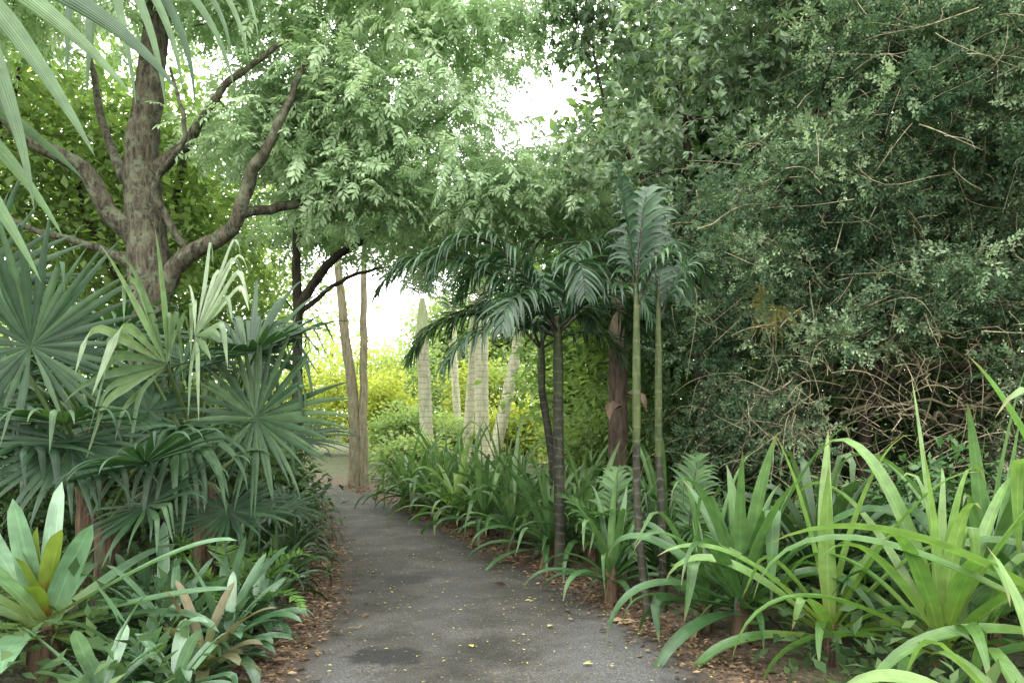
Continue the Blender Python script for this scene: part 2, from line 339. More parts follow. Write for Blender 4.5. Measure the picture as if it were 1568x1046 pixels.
def blot(cx,cy,sx,sy,c,col,edge=.25,amt=.85):
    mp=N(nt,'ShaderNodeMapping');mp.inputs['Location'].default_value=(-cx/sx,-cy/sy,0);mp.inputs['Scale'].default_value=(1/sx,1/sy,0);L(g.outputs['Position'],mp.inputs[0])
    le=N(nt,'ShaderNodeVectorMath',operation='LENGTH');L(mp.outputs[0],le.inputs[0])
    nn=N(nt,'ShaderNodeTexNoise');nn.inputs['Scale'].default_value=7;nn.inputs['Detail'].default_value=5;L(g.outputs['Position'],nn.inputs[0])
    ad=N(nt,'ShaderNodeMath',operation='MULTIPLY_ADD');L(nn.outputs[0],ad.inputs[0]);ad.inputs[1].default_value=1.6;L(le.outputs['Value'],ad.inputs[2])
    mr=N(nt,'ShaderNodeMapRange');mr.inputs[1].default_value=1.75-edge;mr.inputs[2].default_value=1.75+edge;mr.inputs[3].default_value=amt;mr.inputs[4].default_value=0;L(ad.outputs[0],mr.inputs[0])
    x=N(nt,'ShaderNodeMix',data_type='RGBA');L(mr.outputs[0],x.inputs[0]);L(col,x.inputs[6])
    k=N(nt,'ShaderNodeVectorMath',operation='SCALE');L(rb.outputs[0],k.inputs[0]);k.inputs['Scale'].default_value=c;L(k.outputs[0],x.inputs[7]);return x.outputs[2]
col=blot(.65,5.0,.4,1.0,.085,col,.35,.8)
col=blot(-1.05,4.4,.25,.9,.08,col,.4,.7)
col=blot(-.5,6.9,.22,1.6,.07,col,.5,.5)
col=blot(-.78,4.95,.26,.2,.016,col,.16,.9)
col=blot(-.95,7.3,.22,.25,.022,col,.25)
q=N(nt,'ShaderNodeMapRange');q.inputs[1].default_value=.86;q.inputs[2].default_value=1;q.inputs[4].default_value=.75;L(sp.outputs[0],q.inputs[0])
x=N(nt,'ShaderNodeMix',data_type='RGBA');L(q.outputs[0],x.inputs[0]);L(col,x.inputs[6]);x.inputs[7].default_value=(.055,.043,.031,1)
bs=N(nt,'ShaderNodeBsdfPrincipled');bs.inputs['Roughness'].default_value=.8;bs.inputs['Specular IOR Level'].default_value=.25;L(x.outputs[2],bs.inputs['Base Color'])
bu=N(nt,'ShaderNodeBump');bu.inputs['Strength'].default_value=.5;bu.inputs['Distance'].default_value=.006;L(n2.outputs[0],bu.inputs['Height']);L(bu.outputs[0],bs.inputs['Normal'])
o=N(nt,'ShaderNodeOutputMaterial');L(bs.outputs[0],o.inputs[0])
mb.build('asphalt_path',[m])

# leaf litter
mb=MB();TL=t_leaf2(.22,.05)
def litter(E,sgn,n,wid,size,mat,y0=2.5,y1=17):
    k=rng.choice(np.where((E[:,1]>y0)&(E[:,1]<y1))[0],n);tt=U(0,1,(n,1));P=E[k]*(1-tt)+E[np.minimum(k+1,len(E)-1)]*tt
    o=rng.normal(wid*.5,wid*.5,n)*sgn;Xx=P[:,0]+o;Yy=P[:,1]+rng.normal(0,.05,n)
    Zz=np.maximum(gh(Xx,Yy),.012)+U(.004,.03,n)
    a=U(0,6.28,n);D=np.stack([np.cos(a),np.sin(a),rng.normal(0,.15,n)],-1)
    inst(mb,TL,np.stack([Xx,Yy,Zz],-1),D,np.array([0,0,1.])+rng.normal(0,.3,(n,3)),size*U(.4,1.4,n),U(0,1,n)**1.4,mat)
litter(LS,-1,4500,.3,.045,0);litter(RS,1,5500,.33,.045,0)
litter(LS,-1,260,.4,.10,0);litter(RS,1,420,.45,.10,0)
n=1700;k=rng.integers(30,95,n);tt=U(0,1,n);P=LS[k]*(1-tt[:,None])+RS[k]*tt[:,None]+rng.normal(0,.06,(n,2));a=U(0,6.28,n)
inst(mb,TL,np.column_stack([P,.03+U(0,.008,n)]),np.stack([np.cos(a),np.sin(a),0*a],-1),np.array([0,0,1.])+rng.normal(0,.12,(n,3)),U(.01,.035,n),U(0,1,n)**1.5,1)
P=np.array([[.42,4.75,.035],[.25,5.6,.035],[-.25,5.1,.035],[-1.0,4.3,.03],[.1,6.4,.035]]);a=U(0,6,5)
inst(mb,t_leaf(.28),P,np.stack([np.cos(a),np.sin(a),0*a+.1],-1),np.array([[0,0,1.]]*5),.07,.95,1)
mb.build('leaf_litter',[M_dead,M_yleaf],smooth=False)

# ------------------------------------------------------------------ trees
def woody(name,base,stems,ells,nclump,T,per,spread,size,mleaf,mbark,mtwig,droop=-.1,flat=.6,jit=.06,sides=12,upj=.5,tip=.004,trunks_rough=.05,extra=None,cutfn=None,k=.016,cv=None):
    mb=MB();nodes=[];rad=[]
    for st in stems:
        st=np.array(st,float);Q=catmull(st,6)
        R=Q[:,3].copy();tube(mb,Q[:,:3]+rng.normal(0,.008,(len(Q),3)),R,sides if R.max()>.05 else 6,0,.5,trunks_rough)
        for p,r in zip(Q,R): nodes.append(p[:3]);rad.append(r)
    C=crown(ells,nclump)
    C=C[C[:,2]>.25]
    if cutfn is not None: C=C[~cutfn(C)]
    branches(mb,nodes,rad,C,1,tip=tip,jit=jit,k=k)
    foliage(mb,T,C,per,spread,size,2,droop,flat,upj,cval=cv(C) if cv else None)
    if extra: extra(mb,C)
    return mb.build(name,[mbark,mtwig,mleaf],base)

PIN=t_pinnate();SPR=t_sprig();WH=t_whorl();LF=t_leaf(.24);LF2=t_leaf2(.3)
woody('spreading_shade_tree',(-4.15,9,0),[
 [(-4.2,9,-.1,.36),(-4.15,9,.6,.28),(-4.12,9,2.0,.24),(-4.1,9,3.3,.225),(-4.2,9,4.3,.185),(-4.05,9,5.6,.15),(-3.9,9,7.2,.11)],
 [(-4.2,9,3.5,.13),(-4.5,8.9,3.8,.105),(-4.75,8.8,4.25,.09),(-5.25,8.5,4.55,.075),(-5.9,8.2,5.4,.05)],
 [(-4.1,9,2.7,.14),(-3.7,8.9,3.25,.10),(-3.1,8.8,3.6,.08),(-2.85,8.7,4.15,.07),(-2.55,8.5,4.5,.05),(-2.2,8.6,5.4,.03)],
 [(-4.05,9,4.3,.09),(-3.6,8.9,4.6,.06),(-3.15,8.7,5.1,.04),(-2.4,8.6,5.6,.025)],
 [(-4.2,9,4.0,.08),(-4.75,9.4,4.7,.05),(-5.2,9.8,5.9,.035)],
 [(-4.2,9,3.2,.07),(-4.9,9.2,3.5,.045),(-5.6,9.0,3.7,.03),(-6.2,9,4.2,.02)],
 [(-3.6,8.9,3.3,.05),(-3.9,8.7,4.0,.035),(-3.5,8.5,4.5,.025),(-3.6,8.4,5.2,.015)],
 [(-3.0,8.8,3.75,.06),(-2.5,9.3,4.0,.05),(-1.8,9.6,4.15,.04),(-.9,9.8,4.5,.03),(-.1,9.9,4.7,.02)]],
 [(-.5,9.7,4.3,1.9,1.0,.5),(-1.5,9.3,5.2,1.6,1.0,.6),(-1.2,9.4,6.2,2.1,1.0,.5),(-3.2,9,6.5,1.8,1.1,.45),(-2.7,9.6,4.9,1.0,.8,.8),(-5.4,8.6,6.3,1.3,1.1,.5),(-2.0,9.4,4.3,.9,.7,.4)],
 500,PIN,18,.21,.23,M_light,M_bark,M_twigd,droop=-.25,flat=.4,upj=.35,cutfn=lambda C:(C[:,0]>-.4)&(C[:,0]<.45)&(C[:,2]>4.75)&(C[:,2]<5.5))
woody('slender_tree',(-2.97,11,0),[
 [(-2.97,11,-.1,.08),(-2.97,11,2,.07),(-2.97,11,5.2,.05)],
 [(-2.97,11,3.0,.07),(-2.56,11,3.6,.06),(-2.15,11,3.9,.05),(-1.66,10.8,4.1,.04),(-.75,10.5,4.15,.03),(.2,10.3,4.25,.02)],
 [(-2.97,11,2.9,.04),(-2.4,11.1,3.4,.03),(-1.9,11.2,3.6,.02)]],
 [(-.6,11.2,4.1,1.9,.9,.45),(-2.3,11.8,4.4,1.4,1.0,.5),(.7,11,4.6,.8,.9,.6)],
 200,PIN,14,.22,.24,M_light,M_barkd,M_twigd,droop=-.2,flat=.5)

def simple_tree(name,x,y,h,cr,n,per,size,mleaf,mb_=None,spread=.4,low=.35,T=LF2,r=.16,k=.014):
    lean=U(-.5,.5);w=cr
    st=[[(x,y,-.1,r*1.2),(x+lean*.3,y,h*.3,r),(x+lean,y,h*.6,r*.7),(x+lean,y+.2,h*.9,r*.3)],
        [(x+lean*.3,y,h*.35,r*.5),(x+w*.4,y-.3,h*.55,r*.35),(x+w*.7,y-.4,h*.75,r*.2)],
        [(x+lean*.4,y,h*.4,r*.5),(x-w*.4,y-.2,h*.6,r*.35),(x-w*.65,y,h*.78,r*.2)]]
    c0=h*(low+1)/2
    el=[(x+lean,y,c0,w*.8,w*.7,h*(1-low)/2),(x+w*.55,y-.2,c0-h*.05,w*.5,w*.5,h*(1-low)/3),(x-w*.5,y,c0+h*.02,w*.5,w*.5,h*(1-low)/3)]
    return woody(name,(x,y,0),st,el,n,T,per,spread,size,mleaf,mb_ or M_barkd,M_twigd,k=k)
for a in [(-9,15,9,2.8,M_mid,240),(-5.9,14.2,7.5,1.9,M_mid,240),(-12.5,18,11,3.6,M_yel,220),(-8.2,21,9.5,2.6,M_bg,220),(-16,13,11,3.8,M_dark,200),(-8.0,11,8.5,2.2,M_mid,250),(-5.6,11.8,7.5,1.5,M_mid,190),(-1.6,32,7.2,2.3,M_bg,200),(1.6,31,8,2.6,M_bg,220)]:
    simple_tree('broadleaf_tree',a[0],a[1],a[2],a[3],a[5],38,.16 if a[1]<30 else .28,a[4],low=.18 if a[1]>12 else .3)
for a in [(3.4,12.5,9,2.0,M_dark,300),(5.8,11,9.5,2.2,M_dark,300),(8.3,9.3,9,2.4,M_dark,260),(2.0,16.5,6.5,1.4,M_mid,190),(4.6,16.5,11.5,3.0,M_dark,280),(9.5,16,12,3.8,M_dark,300),(2.8,14,8.2,1.6,M_mid,240)]:
    simple_tree('dense_evergreen_tree',a[0],a[1],a[2],a[3],a[5],44,.22,a[4],low=.04)
woody('glossy_broadleaf_tree',(2.3,9.3,0),[
 [(2.3,9.3,-.1,.08),(2.25,9.3,1.5,.07),(2.1,9.2,3,.06),(2.0,9.1,4.6,.045),(1.8,9,6,.025)],
 [(2.15,9.2,2.6,.05),(2.9,9,3.8,.035),(3.3,8.9,5.0,.025),(3.5,8.8,6.2,.015)],
 [(2.05,9.1,3.4,.035),(1.5,9.1,4.2,.028),(1.1,9.1,5.0,.02),(.9,9,5.7,.015)]],
 [(2.1,8.7,5.6,1.2,1.0,1.2),(1.2,9.0,4.4,.65,.7,.8),(3.3,8.5,5.7,1.1,1.0,1.3),(1.9,8.8,6.9,1.4,1.0,.5),(1.0,8.9,6.0,.6,.7,.6),(2.3,9.0,3.9,.9,.8,.6),(.5,9.0,6.5,.5,.6,.4)],
 430,WH,12,.17,.12,M_broad,M_barkd,M_twig,droop=.1,flat=.8,jit=.08)
def curls(mb,C):
    n=1200;k=rng.integers(0,len(C),n);P=C[k]+rng.normal(0,.25,(n,3));P[:,1]-=.15
    P[:480]=np.stack([U(2.0,5.4,480),U(6.3,7.6,480),U(.9,2.5,480)],-1)
    for p in P:
        m=8;L=U(.2,.75);d=nrm(rng.normal(0,1,3)*[1,.7,.6]);t=np.linspace(0,1,m)[:,None];b=nrm(rng.normal(0,1,3))
        Q=p+d*L*t+b*np.sin(t*U(2,5))*L*.22+np.array([0,0,-.3*L])*t*t
        tube(mb,Q,np.linspace(U(.0025,.0055),.0015,m),3,1,U(.3,1))
    for j in range(46):   # arching dark boughs through the thicket
        p=np.array([U(2.8,4.6),7.8,U(1.0,4.6)]);q=p+np.array([U(-1.6,1.8),U(-1.5,-.9),U(-.5,.5)]);mid=(p+q)/2+np.array([0,0,U(.15,.5)])
        t=np.linspace(0,1,14)[:,None];Q=p*(1-t)**2+2*mid*t*(1-t)+q*t*t+rng.normal(0,.02,(14,3))
        tube(mb,Q,np.linspace(U(.012,.026),.004,14),5,0 if j%3 else 1,.5)
def cvc(C):
    v=.38+.25*np.sin(C[:,0]*2.3+C[:,2]*1.7)*np.sin(C[:,2]*2.9-C[:,1]*2)+rng.normal(0,.12,len(C));return v+(rng.uniform(0,1,len(C))<.16)*.5
woody('fine_leaved_conifer',(3.5,7.6,0),[
 [(3.6,7.9,-.1,.07),(3.5,7.9,1.2,.06),(3.7,7.9,2.6,.055),(3.6,7.8,4.2,.045),(3.7,7.5,6,.03)],
 [(3.5,7.9,.3,.045),(3.0,7.9,1.4,.04),(2.7,7.8,2.6,.03),(2.6,7.7,3.6,.02)],
 [(3.6,7.9,.2,.045),(4.2,7.7,1.3,.04),(4.5,7.5,2.8,.03),(4.5,7.3,4.4,.02)],
 [(3.6,7.8,1.9,.03),(4.3,7.4,2.0,.025),(5.2,7.1,2.1,.015)],
 [(3.3,7.8,1.2,.03),(2.5,7.5,1.5,.025),(1.9,7.4,1.8,.015)]],
 [(3.7,6.9,4.7,1.2,1.0,.7),(2.7,7.2,3.4,1.1,.9,.7),(4.4,6.6,3.6,1.1,1.0,.7),(2.2,7.5,2.4,.75,.7,.5),(3.8,6.9,2.6,1.2,.9,.35),(2.2,7.5,1.5,.6,.6,.5),(4.6,7.0,5.8,1.4,1.0,.6),(3.2,7.5,6,1.0,.9,.5),(2.9,6.7,2.2,.4,.3,.25),(4.3,6.3,1.9,.5,.4,.2),(3.1,6.2,4.0,.35,.3,.2),(3.9,5.9,4.5,.4,.35,.25)],
 600,SPR,27,.115,.17,M_conif,M_barkd,M_twig,droop=.0,flat=.7,jit=.1,extra=curls,cv=cvc)
woody('fine_leaved_conifer',(5.6,7.0,0),[
 [(5.6,7.2,-.1,.10),(5.5,7.2,2,.08),(5.3,7,4,.06),(5.2,6.9,6,.03)]],
 [(5.2,6.7,4.8,1.0,1.0,1.2),(5.3,6.8,2.8,.9,.9,.7),(5.4,7,1.3,.9,.8,.5)],
 230,SPR,22,.14,.18,M_conif,M_barkd,M_twigd,droop=.0,flat=.8,jit=.1,cv=cvc)

for X0,dx,r in [(-3.42,-.42,.12),(-3.25,.02,.09)]:
    woody('tall_thin_tree',(X0,17.4,0),[[(X0,17.4,-.1,r*1.25),(X0+dx*.05,17.4,1.6,r),(X0+dx*.6,17.4,3.6,r*.85),(X0+dx*1.3,17.4,6.5,r*.5)]],
     [(X0+dx,17.4,6.8,1.7,1.4,1.0)],90,LF2,40,.35,.14,M_mid,M_barkp,M_twigd)

def shrub(name,x,y,w,h,n,per,size,ml,T=LF2,spread=.2):
    z=float(gh(x,y));st=[[(x,y,z-.1,.04),(x+U(-.2,.2),y,z+h*.4,.03),(x+U(-.3,.3),y,z+h*.8,.012)],[(x,y,z-.1,.04),(x+w*.3,y,z+h*.4,.025),(x+w*.5,y,z+h*.6,.012)],[(x,y,z-.1,.04),(x-w*.3,y,z+h*.4,.025),(x-w*.5,y,z+h*.6,.012)]]
    return woody(name,(x,y,z),st,[(x,y,z+h*.55,w*.8,w*.6,h*.42),(x+w*.4,y,z+h*.4,w*.5,w*.5,h*.3),(x-w*.4,y,z+h*.45,w*.5,w*.5,h*.35)],n,T,per,spread,size,ml,M_barkd,M_twigd,sides=6)
for a in [(-5.2,27,1.7,4.3,M_yel),(-3.4,28.5,1.8,4.6,M_bg),(-3.9,24.5,.9,3.0,M_yel),(-1.0,27,1.5,3.9,M_yel),(.8,27,1.8,4.2,M_bg),(2.8,25,1.6,3.6,M_yel),(-7.2,28,1.6,4.2,M_yel),(-3.0,22.5,1.0,1.7,M_bg),(-1.6,22.5,1.0,1.3,M_bg),(0.2,22,1.1,1.9,M_yel),(1.8,19,1.1,2.5,M_bg),(-2.3,18.8,.7,.8,M_bg),(3.5,20,1.3,2.8,M_yel),(-9.5,30,2,4.6,M_bg),(-5.2,33,2.2,5.4,M_bg)]:
    shrub('yellow_green_shrub' if a[4]==M_yel else 'green_shrub',a[0],a[1],a[2],a[3],120,38,.15,a[4],spread=.26)
C=[];
for k in range(1500):
    th=U(-1.15,1.05);d=U(42,60);x=math.sin(th)*d;y=math.cos(th)*d
    H=6.5+1.3*math.sin(th*9) if -.2<th<.1 else 10+2.5*math.sin(th*7+1)
    C.append((x,y,U(.2,H)))
C=np.array(C);mb=MB();foliage(mb,LF2,C,34,.9,.42,0,flat=.7,cval=clumpval(C,.5))
for k in range(90):
    c=C[rng.integers(len(C))];tube(mb,[(c[0],c[1],-.2),(c[0]+.1,c[1],c[2])],[.2,.08],5,1)
mb.build('distant_trees',[M_bg,M_barkd])
for a in [(-4.9,7.6,1.1,2.4,M_dark),(-3.3,7.9,.9,2.0,M_dark),(-6.4,7.4,1.2,3.0,M_dark),(-5.8,10.5,1.3,2.7,M_dark),(-4.2,11.5,1.1,2.2,M_dark),(-4.9,13.8,1.2,1.9,M_mid),(-6.8,17.5,1.3,2.2,M_mid),(-8.5,19,1.5,2.4,M_yel),(-3.1,9.6,.7,1.3,M_dark)]:
    shrub('dark_shrub' if a[4]!=M_yel else 'yellow_green_shrub',a[0],a[1],a[2],a[3],130,34,.12,a[4],spread=.2,T=LF)
for a in [(2.6,10.2,1.1,2.2,M_dark),(1.5,11.8,.9,1.8,M_mid),(3.6,9.6,1.1,2.7,M_dark),(4.3,10.6,1.2,3.3,M_dark),(5.1,9.2,1.2,3.0,M_dark),(6.6,8.4,1.1,2.7,M_dark),(6.6,13.2,1.5,4.2,M_dark),(3.2,5.9,.45,1.15,M_strap),(3.9,5.6,.6,.9,M_dark),(2.5,6.6,.6,.8,M_dark)]:
    shrub('dark_shrub',a[0],a[1],a[2],a[3],110,34,.12 if a[1]>7 else .09,a[4],spread=.17,T=LF)

# ------------------------------------------------------------------ palms
def frond(mb,p,az,el,L,ll,hang=.8,nl=34,mat=1,w=.04,lh=.7,lv=.5,rmat=0,rw=.016,fwd=.6):
    D,S=frame(np.array([az]),np.array([el]))
    m=14;t=np.linspace(0,1,m+1);k=(hang*t**1.3)[:,None];d=nrm(D*(1-k)+np.array([0,0,-1.])*k)
    C=np.array(p)+np.vstack([np.zeros(3),np.cumsum((d[1:]+d[:-1])/2*L/m,0)])
    tube(mb,C,np.linspace(rw,.004,m+1),5,rmat,.6)
    s=np.linspace(.16,.99,nl);P=np.stack([np.interp(s,t,C[:,i]) for i in range(3)],-1);dd=nrm(np.stack([np.interp(s,t,d[:,i]) for i in range(3)],-1))
    side=S[0];up=np.cross(np.broadcast_to(side,dd.shape),dd)
    len_=ll*(np.sin(np.pi*np.clip(s*.9+.08,0,1))**.6)
    for sg in(-1,1):
        Dl=nrm(side*sg+dd*(fwd+.5*s[:,None])+up*.25+rng.normal(0,.14,(nl,3)))
        Sl=np.cross(Dl,up)
        ribbons(mb,P,Dl,Sl,len_*U(.75,1.12,nl),w*U(.7,1.15,nl),np.clip(lh+U(-.25,.2,nl),0,.95),np.clip(lv+U(-.3,.4,nl),0,1),6,'leaflet',.3,1.2,None,mat)
def palm(name,base,top,r,fr,mt,mf,crownshaft=.5,cs=None,bul=1.):
    mb=MB();b=np.array(base,float);t=np.array(top,float)
    n=int(max(12,(t[2]-b[2])*18));s=np.linspace(0,1,n)
    mid=(b+t)/2+np.array([U(-.07,.07),0,0]);Q=np.outer((1-s)**2,b)+np.outer(2*s*(1-s),mid)+np.outer(s*s,t)
    R=r*(1.25-.35*np.minimum(1,s*5)-.12*s)*(1+.04*(np.arange(n)%2));tube(mb,Q,R,12,0,.5,.03)
    if crownshaft>0:
        u=np.linspace(0,1,8)[:,None];tube(mb,t+np.array([0,0,crownshaft])*u,r*np.array([.79,.85*bul,.86*bul,.84,.78,.66,.5,.28]),10,2,.5)
        t=t+np.array([0,0,crownshaft*.85])
    for f in fr:
        az,el,L,ll=f[:4];frond(mb,t-np.array([0,0,U(0,.12)]),math.radians(az),math.radians(el),L,ll,hang=f[4] if len(f)>4 else .8,lh=f[5] if len(f)>5 else .7,lv=U(.25,.6),nl=f[6] if len(f)>6 else 34)
    return mb.build(name,[mt,mf,cs or M_palmg],base)
palm('feather_palm',(.47,7.6,0),(.44,7.6,1.7),.06,[(183,42,2.1,.62,.7,.88,56),(165,25,1.8,.5,.75,.88,48),(200,58,1.9,.55,.8,.85,48),(10,45,1.5,.5,.8,.85),(-40,40,1.3,.5,.8,.85),(-75,60,1.2,.5,.85,.8),(240,35,1.3,.5,.8,.88),(100,60,1.4,.5,.75,.7),(40,30,1.5,.5,.8,.8),(210,15,1.4,.5,.75,.9),(150,60,1.7,.5,.75,.85)],M_palmd,M_frond,.8)
palm('feather_palm',(.55,8.6,0),(.32,8.6,1.8),.05,[(170,50,1.4,.45),(20,30,1.2,.45),(80,60,1.2,.4),(-60,45,1.2,.4),(220,60,1.3,.4)],M_palmd,M_frond,.6)
palm('feather_palm',(1.22,9.2,0),(1.22,9.2,2.3),.13,[(175,60,1.8,.5),(10,55,1.8,.5),(60,70,1.8,.5),(-60,50,1.6,.5),(120,50,1.8,.5),(-120,45,1.6,.5),(-20,20,1.5,.5,.8,.9)],M_brown,M_frond,.7,cs=M_brown)
palm('cane_palm',(1.02,5.9,0),(.93,5.95,1.3),.036,[(150,84,1.1,.32,.4,.8,28),(60,80,1.0,.32,.5,.8,26),(-20,70,.7,.26,.8,.9,22)],M_palmd,M_frond,1.3,cs=M_caney)
palm('cane_palm',(1.16,6.15,0),(1.14,6.2,1.2),.034,[(20,70,.9,.3,.8,.9,26),(100,84,1.1,.32,.5,.8,26),(60,60,1.0,.3,.8,.9,26)],M_palmd,M_frond,1.3,cs=M_caney)
palm('cane_palm',(.85,6.9,0),(.9,6.9,.25),.03,[(150,60,.8,.3,.4,.5,24),(30,55,.9,.3,.6,.5,24),(-80,55,.7,.28,.7,.5,24),(250,60,.8,.3,.5,.3,24),(80,75,.9,.3,.4,.4,24)],M_palmd,M_frondb,0)
palm('cane_palm',(1.5,6.8,0),(1.5,6.8,.4),.03,[(170,65,.9,.32,.6,.5),(0,60,.9,.3,.6,.5),(-90,50,.8,.3,.7,.6),(60,75,.9,.3,.4,.5)],M_palmd,M_frondb,0)
for x,y,tx,h,r in [(-2.1,20,-2.25,3.4,.19),(-1.25,21,-1.0,3.5,.15),(-.7,20,-.75,3.6,.2),(-.6,19.7,.15,3.4,.17),(-1.5,23,-1.7,3.4,.13)]:
    palm('ringed_palm',(x,y,0),(tx,y,h),r,[(a+U(-15,15),U(45,80),2.4,.7,.7,.8,26) for a in range(0,360,60)],M_palmp,M_frond,1.1,cs=M_cshaft,bul=1.2)
mb=MB();ribbons(mb,[(1.18,8.98,1.6),(1.26,9.0,1.75)],[(-.2,-.5,.6),(.4,-.3,.4)],[(1,0,0),(1,0,0)],[.5,.45],[.16,.12],[.9,.95],[.6,.8],9,'lance',.7,.8)
mb.build('dry_palm_sheath',[M_sheath],(1.2,9,1.75))

def fan(mb,hub,f,nv,R,base=None,nseg=34,arc=150,hang=.15,mat=1,lv=.4,cone=.15,pw=3.,wid=1.,kink=.25,kp=(.5,.85),ka=(.7,.98),kw=.12):
    f=nrm(np.array(f,float));nv=np.array(nv,float);nv=nrm(nv-f*np.dot(nv,f));s=np.cross(f,nv)
    a=np.radians(np.linspace(-arc,arc,nseg)+rng.normal(0,1.8,nseg))
    D=np.cos(a)[:,None]*f+np.sin(a)[:,None]*s+nv*(cone+rng.normal(0,.04,(nseg,1)));D=nrm(D)
    S=np.cross(D,nv)
    Rl=R*(1-.22*(np.abs(a)/np.radians(arc))**2)*U(.84,1.08,nseg)
    W=2*Rl*.44*math.sin(np.radians(arc)/nseg)*1.1*wid
    kk=(U(kp[0],kp[1],nseg),np.where(U(0,1,nseg)<kink,U(ka[0],ka[1],nseg),0))
    ribbons(mb,np.repeat(np.array(hub,float)[None],nseg,0),D,S,Rl,W,np.clip(hang+U(-.12,.22,nseg),0,1),np.clip(lv+U(-.25,.35,nseg),0,1),16,'fan',-.45,U(pw*.8,pw*1.3,nseg),U(-.12,.12,nseg),mat,U(-.3,.3,nseg),kk,kw)
    if base is not None:
        b=np.array(base,float);h=np.array(hub,float);m=(b+h)/2+np.array([0,0,.12]);t=np.linspace(0,1,10)[:,None]
        tube(mb,b*(1-t)**2+2*m*t*(1-t)+h*t*t,np.linspace(.02,.01,10),6,2,.5)
def fanpalm(name,base,crown_,fans,r=.08,mats=None):
    mb=MB();t=np.linspace(0,1,10)[:,None];b=np.array(base,float)
    tube(mb,b*(1-t)+np.array(crown_)*t,r*np.linspace(1.15,1,10),10,0,.5,.08)
    for fa in fans: fan(mb,*fa[:4],base=crown_,**(fa[4] if len(fa)>4 else {}))
    return mb.build(name,mats or [M_fibre,M_fan,M_pet,M_fanb],base)
def rfans(c,n,R,hlo,hhi,az0=0,az1=360,reach=.8):
    out=[]
    for k in range(n):
        az=math.radians(az0+(az1-az0)*(k+.5)/n+U(-12,12));h=U(hlo,hhi);rr=reach*U(.7,1.1)
        hub=(c[0]+math.cos(az)*rr,c[1]+math.sin(az)*rr,c[2]+h)
        f=(math.cos(az),math.sin(az),U(-.5,.5));nv=(-math.cos(az)*.2,-math.sin(az)*.2-.35,1)
        out.append((hub,f,nv,R*U(.8,1.1),dict(lv=U(.1,.5),hang=U(.2,.6),nseg=30,kink=U(.1,.6))))
    return out
c=(-2.85,5.6,.75)
fanpalm('fan_palm',(-2.85,5.6,0),c,[
 ((-3.02,5.0,1.95),(-.15,-.1,1),(.35,-1,.15),.85,dict(lv=.3,arc=165,nseg=44,hang=.08,kink=.05)),
 ((-3.5,5.2,2.35),(-.2,-.1,1),(.3,-1,.3),.8,dict(lv=.2)),
 ((-2.3,5.0,.95),(.6,-.6,-.1),(-.1,-.7,.8),.6,dict(lv=.35,hang=.5)),
 ((-2.75,4.95,1.35),(-.1,-.5,-.7),(.1,-1,.2),.7,dict(lv=.2,hang=.5,arc=120,nseg=26))]+rfans(c,5,.7,.3,.9,-170,10))
c=(-2.35,6.1,1.0)
fanpalm('fan_palm',(-2.35,6.1,0),c,[
 ((-1.77,5.5,1.5),(.75,-.1,.35),(.1,-1,.35),.74,dict(lv=.55,arc=160,nseg=40,hang=.15,kink=.15)),
 ((-2.15,5.4,2.05),(.6,-.3,.6),(-.5,-.7,.6),1.0,dict(lv=.6,arc=85,nseg=17,hang=.25,mat=3,wid=.85,kink=.9,kp=(.4,.75),ka=(.68,.85),kw=.28)),
 ((-2.3,5.3,1.85),(.0,-.7,.5),(-.1,-.8,.6),1.0,dict(lv=.3,arc=85,nseg=16,hang=.35,mat=3,wid=.8,kink=.8,kp=(.35,.65),ka=(.66,.85),kw=.3)),
 ((-1.95,5.9,1.95),(.8,.1,.6),(-.3,-.9,.6),.85,dict(lv=.4,arc=110,nseg=26,hang=.4,kink=.6,kp=(.4,.7),ka=(.6,.9),kw=.2)),
 ((-2.6,5.7,1.55),(-.5,-.6,.3),(.1,-.7,.8),.75,dict(lv=.2,hang=.7,nseg=24)),
 ((-2.25,5.35,1.45),(.0,-.6,-.6),(.1,-1,.3),.85,dict(lv=.4,hang=.85,nseg=18,arc=80,pw=1.3)),
 ((-2.0,5.6,.85),(.2,-.7,-.4),(.1,-.8,.6),.55,dict(lv=.3,hang=.4))]+rfans(c,6,.72,.2,1.2,0,360,.7))
c=(-3.5,6.6,1.4)
fanpalm('fan_palm',(-3.5,6.6,0),c,rfans(c,10,.8,-.3,1.0,-180,180,.8),r=.1)
fanpalm('fan_palm',(-2.6,7.3,0),(-2.5,7.3,.5),rfans((-2.5,7.3,.5),6,.55,.0,.8,-180,180,.45),r=.05)
mb=MB();tube(mb,np.array([(-3.2,2.3,-.1),(-3.15,2.3,1.5),(-3.0,2.35,3.3)]),[.15,.13,.12],12,0,.5,.06)
cr=(-3.0,2.35,3.3)
fan(mb,(-1.9,2.6,3.1),(.8,.1,-.45),(.1,-1,-.1),1.05,cr,nseg=12,arc=60,hang=.35,lv=.7,pw=1.6,wid=.85,kink=0)
fan(mb,(-2.15,2.7,2.8),(.3,.2,-.9),(.3,-1,.1),1.0,cr,nseg=7,arc=42,hang=.4,lv=.75,pw=1.5,wid=.7,kink=0)
fan(mb,(-2.1,2.65,2.95),(.45,.1,-.8),(.2,-1,0),.75,cr,nseg=2,arc=12,hang=.3,lv=.8,pw=1.5,wid=.9,mat=3,kink=0)
fan(mb,(-1.75,3.3,3.6),(.9,.2,-.3),(.1,-1,.2),1.0,cr,nseg=18,arc=80,hang=.9,lv=.7,pw=1.3,wid=.6,kink=0)
fan(mb,(-2.6,1.5,3.6),(.2,-.9,.1),(0,.1,1),.9,cr,nseg=24,hang=.5)
mb.build('overhanging_fan_palm',[M_fibre,M_fan,M_pet,M_fanb],(-3.2,2.3,0))
